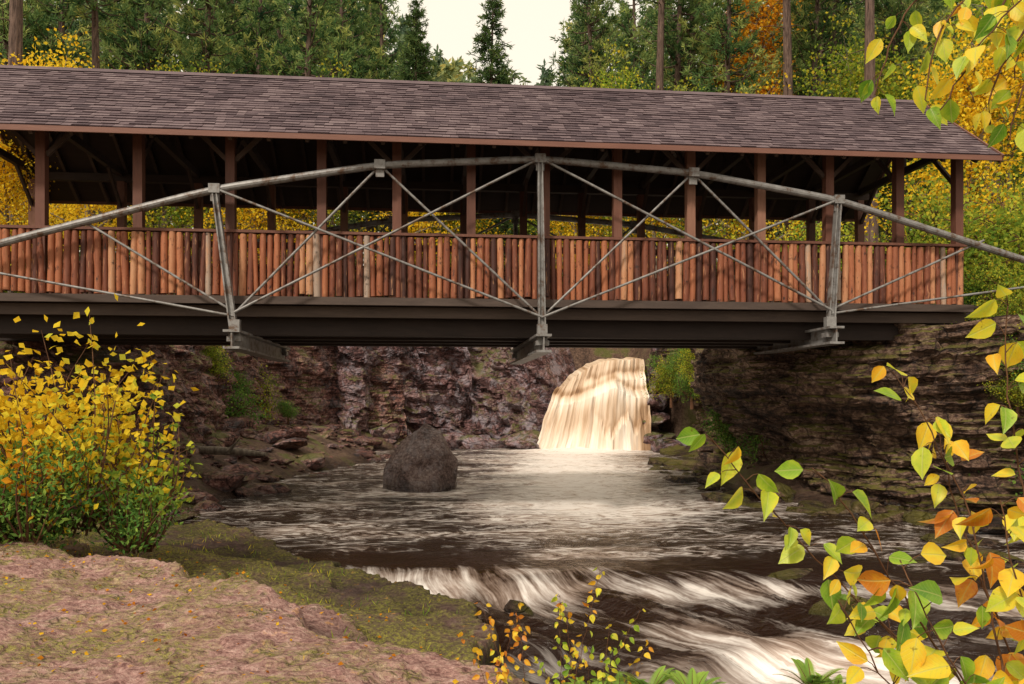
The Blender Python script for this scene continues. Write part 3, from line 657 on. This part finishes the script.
def mk_decid(h,cr,seed,nl=9000,ls=.17,cs=.3,nb=34):
    global rng
    rng=np.random.default_rng(seed);mb=MB();tk=trunk(mb,h*.92,.05+.008*h,.5,seed);L=[];R=[]
    for b in range(nb):
        f=rng.uniform(0,1);z=h*(cs+(.9-cs)*f);a=rng.uniform(0,6.283);el=rng.uniform(.2,.9);LL=cr*(1-.55*f)*rng.uniform(.5,1.1)
        d=np.array([math.cos(a)*math.cos(el),math.sin(a)*math.cos(el),math.sin(el)]);t=np.linspace(0,1,6);p0=tk(min(z,h*.9))
        wob=rng.normal(size=3)*.12*LL;P=p0+d*LL*t[:,None]+wob*np.sin(t*3.1)[:,None];tube(mb,P,.035*(LL/2)*(1-t)+.008,5,0)
        for q in range(7):
            tt=rng.uniform(.35,1);c=p0+d*LL*tt+rng.normal(size=3)*.28*cr*.5;pp=P[int(tt*5)]
            tube(mb,[pp,(pp+c)/2+rng.normal(size=3)*.05,c],[.014,.01,.004],3,0)
            n=int(nl/nb/7);rad=rng.uniform(.22,.5)*cr*.35
            L.append(c+rng.normal(size=(n,3))*rad*np.array([1,1,.7]));R.append(np.clip(rng.normal(rng.uniform(.25,.8),.15,n),0,1))
    leaves(mb,np.concatenate(L),ls,.7,1,np.concatenate(R),.3);return mb
libs={}
def lib(key,fn,name,mats):
    me_o=fn().obj(name,mats);me=me_o.data;bpy.data.objects.remove(me_o);libs[key]=(me,name)
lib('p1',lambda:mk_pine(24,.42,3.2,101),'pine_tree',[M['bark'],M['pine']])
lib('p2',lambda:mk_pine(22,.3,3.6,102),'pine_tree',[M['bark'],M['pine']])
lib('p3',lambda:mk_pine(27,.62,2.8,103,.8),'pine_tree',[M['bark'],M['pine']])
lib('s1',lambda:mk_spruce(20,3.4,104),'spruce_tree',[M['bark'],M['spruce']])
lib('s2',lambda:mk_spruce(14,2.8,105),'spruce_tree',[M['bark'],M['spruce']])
lib('y1',lambda:mk_decid(12,4.0,106),'yellow_birch_tree',[M['barkl'],M['yel']])
lib('g1',lambda:mk_decid(13,4.2,107,10000),'maple_tree',[M['barkl'],M['ygr']])
lib('o1',lambda:mk_decid(14,3.2,108,7000),'orange_maple_tree',[M['barkl'],M['org']])
lib('g2',lambda:mk_decid(3,2.0,109,7000,.10,.05,40),'hazel_bush',[M['twig'],M['ygr']])
lib('g3',lambda:mk_decid(2,1.6,110,5000,.09,.05,34),'green_bush',[M['twig'],M['grn']])
rng=np.random.default_rng(55)
def T(key,px,d,s=1.0,zo=0):
    me,name=libs[key];x=(px-512)/F*d;o=bpy.data.objects.new(name,me);sc.collection.objects.link(o)
    o.location=(x,d,gz(x,d)-.1+zo);o.rotation_euler=(rng.normal()*.015,0,rng.uniform(0,6.28));o.scale=(s,s,s*rng.uniform(.95,1.08))
for px,d,k,s in [(-60,34,'p3',.95),(15,31,'p3',1),(60,45,'y1',1.2),(15,42,'y1',1.2),(5,52,'p1',1.2),(65,54,'p2',1.3),(40,62,'p1',1.4),(95,40,'p3',.95),(150,50,'p2',1.2),(205,46,'p1',1.1),(255,52,'p2',1.25),(300,48,'p2',1.1),(345,56,'p2',1.2),(392,58,'p2',1.12),(180,62,'p2',1.35),(120,58,'s1',1.4),(330,70,'p1',1.3),(230,66,'p2',1.45),(285,64,'p1',1.35),(370,66,'p2',1.3),(140,66,'p1',1.4),(425,72,'s1',1.2),(445,60,'s1',.84),(484,52,'s1',1.1),(465,75,'s1',1.05),(515,62,'s1',.86),(548,60,'s2',1.12),(412,50,'s1',1.0),(500,80,'p2',.8),(430,82,'p2',1.0),(530,84,'p2',.85),(560,80,'p2',.95),
  (578,60,'p1',1.12),(600,50,'p1',1.0),(640,56,'p2',1.1),(672,47,'p1',1.05),(710,54,'p2',1.2),(745,52,'o1',1.6),(725,42,'p1',.9),(790,38,'p3',1),(768,60,'p2',1.25),(820,52,'p1',1.2),(835,44,'p3',1.02),(872,34,'p3',.95),(905,46,'p1',1.0),(945,40,'g1',1.0),(925,56,'p2',1.3),(990,33,'p3',1),(1000,45,'g1',1.3),(1060,38,'p1',1),(700,36,'g1',.8),(860,38,'g1',.95),(760,36,'y1',.8),(620,44,'g1',.95),(800,62,'p2',1.4),(675,62,'p2',1.3),(890,62,'p1',1.4),(960,50,'p1',1.15),(655,42,'p3',.95),(735,58,'p1',1.25),(850,66,'p2',1.4),(1000,60,'p2',1.35),
  (810,42,'p1',.95),(690,50,'p3',1.05),(890,42,'p2',.95),(540,48,'g1',.85),(470,46,'y1',.85),(400,42,'y1',.85),(330,44,'g1',.95),(240,40,'y1',.9),(160,38,'g1',.9),(90,36,'y1',.9),(10,30,'y1',.8),(1010,27,'g1',.8),(960,26,'y1',.75),(500,58,'g1',.9),(580,60,'y1',1.1),(290,42,'y1',.9),(200,42,'g1',.9),(440,44,'g1',.85),(580,42,'y1',.8),(660,40,'y1',.85)]:
    T(k,px,d,s)
for px,d,k,s in [(228,26,'g3',.8),(250,30,'g2',.7),(330,41,'g2',1),(430,43,'g2',1),(745,22,'g3',.7),(770,20,'g3',.6),(930,17,'g3',.6),(975,16.4,'g3',.6),(1005,15.8,'g2',.5),(1045,15,'g3',.7),(960,19,'g2',.9),(1010,18.5,'g2',1),(1060,16,'g2',1),(40,18,'g2',.5),(-10,17,'g2',.6),(560,43,'g2',1),(130,22,'g2',.7),(960,23,'g2',1.2),(820,24,'g2',1),(880,20,'g2',.8),(10,16.5,'y1',.35)]:
    T(k,px,d,s)
for px,py,d,k,s in [(664,388,33.5,'g2',.55),(684,385,30.5,'g3',.62),(704,388,27.5,'g2',.5),(722,392,24.5,'g3',.45),(738,385,21.5,'g2',.33),(655,362,35.5,'g3',.5),(672,362,32,'g3',.5),(700,360,28,'g2',.5),(716,425,23,'g3',.22),(690,370,25,'g2',.4),(250,388,27,'g3',.4),(225,372,24.5,'g2',.4),(300,412,30,'g3',.3),(350,372,36,'g3',.35),
   (985,372,14.5,'g3',.32),(1015,360,14.0,'g3',.42),(960,352,14.8,'g2',.3),(1040,380,13.8,'g3',.45),(1005,395,14.1,'g2',.26),(940,338,15.2,'g3',.28),(1000,340,14.4,'g2',.35)]:
    me,name=libs[k];w=W(px,py,d);o=bpy.data.objects.new(name,me);sc.collection.objects.link(o);o.location=(w[0]+(.35 if px>500 else -.5),d+.2,w[2]-.9*s);o.scale=(s,s,s);o.rotation_euler=(0,0,px)
rng=np.random.default_rng(77);mb=MB()
C=[];Rb=[]
for i in range(430):
    px=rng.uniform(-250,1300);d=rng.uniform(72,105);x=(px-512)/F*d
    topy=np.interp(px,[-250,380,425,450,550,575,1300],[-10,-5,45,72,75,20,-20])+rng.uniform(-12,20)
    top=H+(HY-topy)/F*d
    zb=gz(x,d);n=130;hh=rng.random(n)**.8;rad=(3.0*(1-hh)+.5)
    a=rng.uniform(0,6.28,n);C.append(np.stack([x+np.cos(a)*rad*rng.random(n),d+np.sin(a)*rad*rng.random(n),zb+hh*max(top-zb,5)],1));Rb.append(np.clip(rng.normal(rng.random()*.8,.12,n),0,1))
    tube(mb,[(x,d,zb-.5),(x,d,zb+max(top-zb,5)*.9)],[.25,.06],5,0)
C=np.concatenate(C);Rb=np.concatenate(Rb);needles(mb,C,np.tile([0,0,-.2],(len(C),1)),6,.8,.3,1,Rb)
mfar=leafmat('distant_forest_mat',[(0,(.11,.17,.11)),(.5,(.22,.28,.14)),(.75,(.38,.41,.16)),(1,(.68,.56,.17))],.5)
mb.obj('distant_forest',[M['bark'],mfar])
# ------------------------------------------------------------ left shrubs
def bush(name,c,h,r,nst,nl,ls,matl,asp=.65,seed=1,up=.3,lo=.35):
    global rng
    rng=np.random.default_rng(seed);mb=MB();L=[];R=[]
    for i in range(nst):
        a=rng.uniform(0,6.28);rr=r*math.sqrt(rng.random());hh=h*rng.uniform(.55,1)*(1-.35*(rr/r)**2)
        p0=np.array(c)+np.array([math.cos(a),math.sin(a),0])*rr*.25;p1=np.array(c)+np.array([math.cos(a)*rr,math.sin(a)*rr,hh])
        t=np.linspace(0,1,7);P=p0+(p1-p0)*t[:,None]+rng.normal(size=3)*.08*h*np.sin(t*3.14)[:,None];tube(mb,P,.012*(1-t)+.003,4,0)
        k=max(2,nl//nst);tt=rng.uniform(lo,1,k);base=p0+(p1-p0)*tt[:,None]
        L.append(base+rng.normal(size=(k,3))*r*.13);R.append(np.clip(rng.normal(rng.uniform(.3,.8),.2,k),0,1))
    LL=np.concatenate(L);dr_=rng.normal(size=LL.shape)*np.array([1,.7,.6])+np.array([0,0,up])
    leaves(mb,LL,ls,asp,1,np.concatenate(R),0,dr_);return mb.obj(name,[M['twig'],matl])
bush('yellow_shrub',(-4.75,8.8,.75),2.5,1.2,46,2000,.095,M['yel'],.75,seed=11)
bush('yellow_shrub',(-5.7,9.2,.75),1.8,.9,34,1100,.095,M['yel'],.75,seed=12)
bush('green_shrub',(-5.1,8.3,.72),1.4,1.0,80,6000,.065,M['grn'],.42,seed=13,lo=.1,up=.8)
bush('green_shrub',(-4.1,8.6,.6),.85,.55,40,1500,.06,M['grn'],.42,seed=14,lo=.1,up=.8)
bush('green_shrub',(-5.9,8.5,.72),1.4,.8,60,3600,.065,M['ygr'],.42,seed=15,lo=.1,up=.8)
bush('orange_shrub',(-4.9,8.1,.72),1.35,.6,14,220,.08,M['org'],.7,seed=17,lo=.5)
bush('yellow_shrub',(-4.2,9.0,.5),1.9,.7,26,650,.085,M['ygr'],.75,seed=16)
mb=MB();rng=np.random.default_rng(31)
n=4200;x=rng.uniform(-6.5,-.3,n);y=rng.uniform(5.5,12.5,n);e,q,Eo=slabq(x,y)
ok=(e>-.1)&(e<Eo-.35)&(fbm(x*1.4,y*1.4,0,3,5)>.54);x=x[ok];y=y[ok];z=slab(x,y)
leaves(mb,np.stack([x,y,z],1),.08,.1,0,None,0,np.stack([rng.normal(size=len(x))*.4,rng.normal(size=len(x))*.4,np.ones(len(x))],1))
mb.obj('grass',[M['ygr']])
mb=MB();n=1300;x=rng.uniform(-7,0,n);y=rng.uniform(4,11,n);e,q,Eo=slabq(x,y);ok=(e<np.minimum(1.6,Eo-.35));x=x[ok];y=y[ok];z=slab(x,y)+.012
d=np.stack([rng.normal(size=len(x)),rng.normal(size=len(x)),rng.normal(size=len(x))*.2],1)
leaves(mb,np.stack([x,y,z],1),.032,.7,0,None,0,d);mb.obj('fallen_leaves',[M['org']])
# ------------------------------------------------------------ near leaves
def leaftpl():
    t=np.array([0,.12,.3,.5,.7,.86,1.0]);w=np.array([0.02,.24,.37,.35,.23,.09,0.0]);V=[]
    for a,b in zip(t,w):
        zc=-.18*a*a
        V+= [(a,-b,zc+.16*b*1.2),(a,-b*.5,zc+.04*b),(a,0,zc),(a,b*.5,zc+.04*b),(a,b,zc+.16*b*1.2)]
    Fc=[[i*5+j,i*5+j+1,i*5+j+6,i*5+j+5] for i in range(6) for j in range(4)];return np.array(V,float),np.array(Fc)
LV,LF=leaftpl()
def nearleaf(name,ramp_):
    m,nt=newmat(name);a=nd(nt,'ShaderNodeAttribute',attribute_name='rnd').outputs['Fac'];uv=nd(nt,'ShaderNodeUVMap',uv_map='UVMap').outputs[0]
    sx=nd(nt,'ShaderNodeSeparateXYZ',{0:uv});ax=mth(nt,'ABSOLUTE',sx.outputs[1]);P=nd(nt,'ShaderNodeNewGeometry').outputs['Position']
    n=noi(nt,P,28,4,.6);f=mth(nt,'ADD',a,mth(nt,'MULTIPLY',mth(nt,'SUBTRACT',n,.5),.5));f=mth(nt,'ADD',f,mth(nt,'MULTIPLY',ax,.35))
    c=ramp(nt,f,ramp_)
    vs=mth(nt,'SINE',mth(nt,'MULTIPLY',mth(nt,'SUBTRACT',sx.outputs[0],mth(nt,'MULTIPLY',ax,.9)),48.0));vm=ramp(nt,vs,[(.8,0.0),(1,1.0)])
    mid=ramp(nt,ax,[(.012,1.0),(.03,0.0)]);vv=mth(nt,'MAXIMUM',mth(nt,'MULTIPLY',vm,.4),mid)
    c=mix(nt,mth(nt,'MULTIPLY',vv,.45),c,(.6,.6,.2))
    br_=ramp(nt,noi(nt,P,60,2),[(.68,0.0),(.74,1.0)]);c=mix(nt,mth(nt,'MULTIPLY',br_,.6),c,(.12,.05,.01))
    b=nd(nt,'ShaderNodeBump',{'Strength':.4,'Distance':.002,'Height':vv})
    p=nd(nt,'ShaderNodeBsdfPrincipled',{'Base Color':c,'Roughness':.42,'Normal':b.outputs[0]});t=nd(nt,'ShaderNodeBsdfTranslucent',{'Color':c})
    ms=nd(nt,'ShaderNodeMixShader',{0:.45,1:p.outputs[0],2:t.outputs[0]});nd(nt,'ShaderNodeOutputMaterial',{0:ms.outputs[0]});return m
M['near']=nearleaf('aspen_leaf_mat',[(0,(.12,.28,.02)),(.25,(.28,.46,.03)),(.45,(.62,.68,.05)),(.62,(.88,.68,.04)),(.85,(.88,.46,.02)),(1,(.66,.22,.02))])
def stem(mb,pts,leafL,spacing,rr,r0=.005,rspread=.2,start=.0):
    pts=np.array(pts,float);cs=np.concatenate([[0],np.cumsum(np.linalg.norm(np.diff(pts,axis=0),axis=1))])
    N=max(8,int(cs[-1]/.04));t=np.linspace(0,cs[-1],N);C=np.stack([np.interp(t,cs,pts[:,k]) for k in range(3)],1)
    for it in range(3): C[1:-1]=(C[:-2]+2*C[1:-1]+C[2:])/4
    C[1:-1]+=rng.normal(size=(N-2,3))*.0025
    tube(mb,C,r0*(1-.75*np.linspace(0,1,N)),6,0)
    s=start*cs[-1];sg=1
    while s<cs[-1]:
        p=np.array([np.interp(s,t,C[:,k]) for k in range(3)]);sg=-sg
        tv=unit(np.array([np.interp(min(s+.05,cs[-1]),t,C[:,k]) for k in range(3)])-p+1e-6)
        for rep in range(1 if rng.random()<.45 else 2):
            side=np.array([sg*rng.uniform(.3,1),rng.normal()*.5,rng.normal()*.35]);pd=unit(side+tv*.6);pl=leafL*rng.uniform(.35,.6)
            q=p+pd*pl;ld=unit(pd*.6+np.array([rng.normal()*.4,rng.normal()*.5,-.8+rng.normal()*.4]))
            tube(mb,[p,p+pd*pl*.6+np.array([0,0,.004]),q],[.0012,.0009,.0009],4,0)
            nrm=unit(np.array([rng.normal()*.7,-1.0,rng.normal()*.6+.25]));nrm=unit(nrm-ld*(nrm@ld));sv=np.cross(nrm,ld)
            L=leafL*rng.uniform(.6,1.12);curl=rng.uniform(.3,2.4)
            V=q+L*(LV[:,:1]*ld+LV[:,1:2]*sv*rng.uniform(.7,1.0)+LV[:,2:]*nrm*curl)
            mb.add(V,LF,1,float(np.clip(rng.normal(rr,rspread),0,1)),LV[:,:2])
        s+=spacing*rng.uniform(.6,1.4)
rng=np.random.default_rng(5)
def wp(L,d): return [W(a,b,d+c) for a,b,c in L]
mb=MB();g=np.array([1.55,1.75,.4])
def st(L,d,rr,sp=.042,ll=.072,rs=.22): stem(mb,[g+rng.normal(size=3)*.03*np.array([1,1,0]),*wp(L,d)],ll,sp,rr,start=.38,rspread=rs)
st([(985,730,0),(900,640,.05),(840,585,.05),(790,530,.05),(745,485,0),(712,440,0)],1.75,.34,.036)
st([(985,720,0),(905,600,-.05),(855,520,-.1),(830,480,-.1),(812,468,-.1)],1.65,.35)
st([(1010,720,0),(990,600,.1),(965,500,.1),(925,420,.1),(893,372,.1)],1.7,.55)
st([(1040,700,0),(1035,560,0),(1015,440,.05),(1003,360,.05),(1008,305,.05)],1.75,.45)
st([(930,740,0),(880,670,0),(850,625,0),(838,600,0)],1.6,.5)
st([(1000,740,0),(950,660,-.05),(915,600,-.05),(900,560,0)],1.55,.4)
st([(1040,720,0),(1005,640,0),(975,560,0),(945,470,0),(935,420,0)],1.9,.72)
st([(1060,700,0),(1030,620,0),(1010,560,0),(1000,500,0)],1.6,.75)
st([(960,740,0),(925,680,0),(895,640,0),(870,610,0)],1.9,.6)
mb.obj('aspen_sapling',[M['twig'],M['near']],True)
mb=MB();tube(mb,[(3.1,3.0,0),(3.0,3.1,2),(2.9,3.0,4),(2.95,3.0,6)],[.09,.08,.07,.04],10,0)
def ov(L,d,rr,sp=.055,ll=.085,rs=.18): stem(mb,[np.array([2.93,3.0,4.1+rng.uniform(-.1,.5)]),*wp(L,d)],ll,sp,rr,r0=.009,start=.35,rspread=rs)
ov([(1060,-70,.2),(1000,-30,0),(950,10,0),(930,60,0),(925,100,0)],2.6,.42)
ov([(1060,-60,.2),(1015,-20,0),(985,40,0),(960,80,0),(940,110,0)],2.5,.46)
ov([(1070,-20,.2),(1030,20,0),(1000,70,0),(985,100,0),(990,125,0)],2.6,.48)
ov([(1080,10,.2),(1040,50,0),(1018,100,0),(1010,140,0)],2.5,.36)
ov([(1070,-80,.2),(1000,-60,0),(930,-20,0),(900,20,0),(880,70,0),(875,95,0)],2.7,.3)
ov([(1080,-30,.2),(1030,-10,0),(1000,20,0),(975,50,0)],2.4,.35)
ov([(1080,-30,.2),(1040,0,0),(1020,40,0),(1015,80,0)],2.8,.5)
mb.obj('overhanging_birch_tree',[M['twig'],M['near']],True)
mb=MB();rng=np.random.default_rng(9)
for px0,tops in ((560,[(480,600),(520,620),(560,595),(600,570),(575,640),(540,660)]),(600,[(640,610),(610,625),(590,650),(650,640),(565,600)]),(500,[(465,630),(500,655),(520,600)])):
    for tx,ty in tops:
        b=W(px0+rng.uniform(-15,15),760,4.15);b[2]=.15;t_=W(tx,ty,4.2+rng.uniform(-.2,.3));md=(b+t_)/2+np.array([rng.normal()*.05,0,.05])
        stem(mb,[b,md,t_],.044,.032,rng.uniform(.3,.95),r0=.003,rspread=.15,start=.3)
mb.obj('autumn_seedling',[M['twig'],M['near']],True)
def fern(name,c,L,nf,seed):
    global rng
    rng=np.random.default_rng(seed);mb=MB()
    for i in range(nf):
        a=rng.uniform(0,6.28);el=rng.uniform(.7,1.3);d=unit(np.array([math.cos(a)*.8,math.sin(a)*.8,el]));t=np.linspace(0,1,40);P=np.array(c)+d*L*t[:,None];P[:,2]-=.35*L*t**2.2
        tube(mb,P,.003*(1-t)+.0008,4,0);side=unit(np.cross(d,[0,0,1]))
        for sgn in (-1,1):
            k=t[5:];w=.17*L*np.sin(np.clip((1.05-k)*1.6,0,1.57));dd=side*sgn+d*.5
            Pp=P[5:];n=len(k);u=unit(dd)*w[:,None];v=unit(d)*(.008*L)
            V=np.stack([Pp-v,Pp+u*.5-v*1.4,Pp+u,Pp+u*.5+v,Pp+v],1);mb.add(V.reshape(-1,3),np.arange(n*5).reshape(n,5),1,rng.uniform(.6,1))
    return mb.obj(name,[M['twig'],M['grn']])
for i,(px,py,d) in enumerate([(650,675,4.2),(620,684,4.2),(692,682,4.1),(812,672,4.0),(835,688,3.9),(590,690,4.1)]):
    c=W(px,py+20,d);fern('fern',(c[0],c[1],c[2]),.26,14,200+i)
# ------------------------------------------------------------ light, world, camera
el=math.radians(42);az=math.radians(-150)
sd_=Vector((math.sin(az)*math.cos(el),math.cos(az)*math.cos(el),math.sin(el)))
L=bpy.data.lights.new('sun','SUN');L.energy=3.1;L.angle=math.radians(7);L.color=(1,.90,.76)
lo=bpy.data.objects.new('sun',L);sc.collection.objects.link(lo);lo.rotation_euler=(-sd_).to_track_quat('-Z','Y').to_euler();lo.location=(-20,-20,40)
w=bpy.data.worlds.new('World');sc.world=w;w.use_nodes=True;nt=w.node_tree;nt.nodes.clear()
sk=nd(nt,'ShaderNodeTexSky',sky_type='NISHITA',sun_disc=False,sun_elevation=el,sun_rotation=az,air_density=1.2,dust_density=3.0)
col=mix(nt,.78,sk.outputs[0],(13.6,12.1,9.6))
bg=nd(nt,'ShaderNodeBackground',{0:col,1:.1});nd(nt,'ShaderNodeOutputWorld',{0:bg.outputs[0]})
cam=bpy.data.cameras.new('camera');co=bpy.data.objects.new('camera',cam);sc.collection.objects.link(co);sc.camera=co
cam.sensor_width=36;cam.lens=36*F/1024;cam.shift_y=58/1024;co.location=(0,0,H);co.rotation_euler=(math.radians(90),0,0);cam.clip_start=.05;cam.clip_end=3000
sc.view_settings.view_transform='Standard';sc.view_settings.look='None';sc.view_settings.exposure=0
print('faces',sum(len(o.data.polygons) for o in bpy.data.objects if o.type=='MESH'))
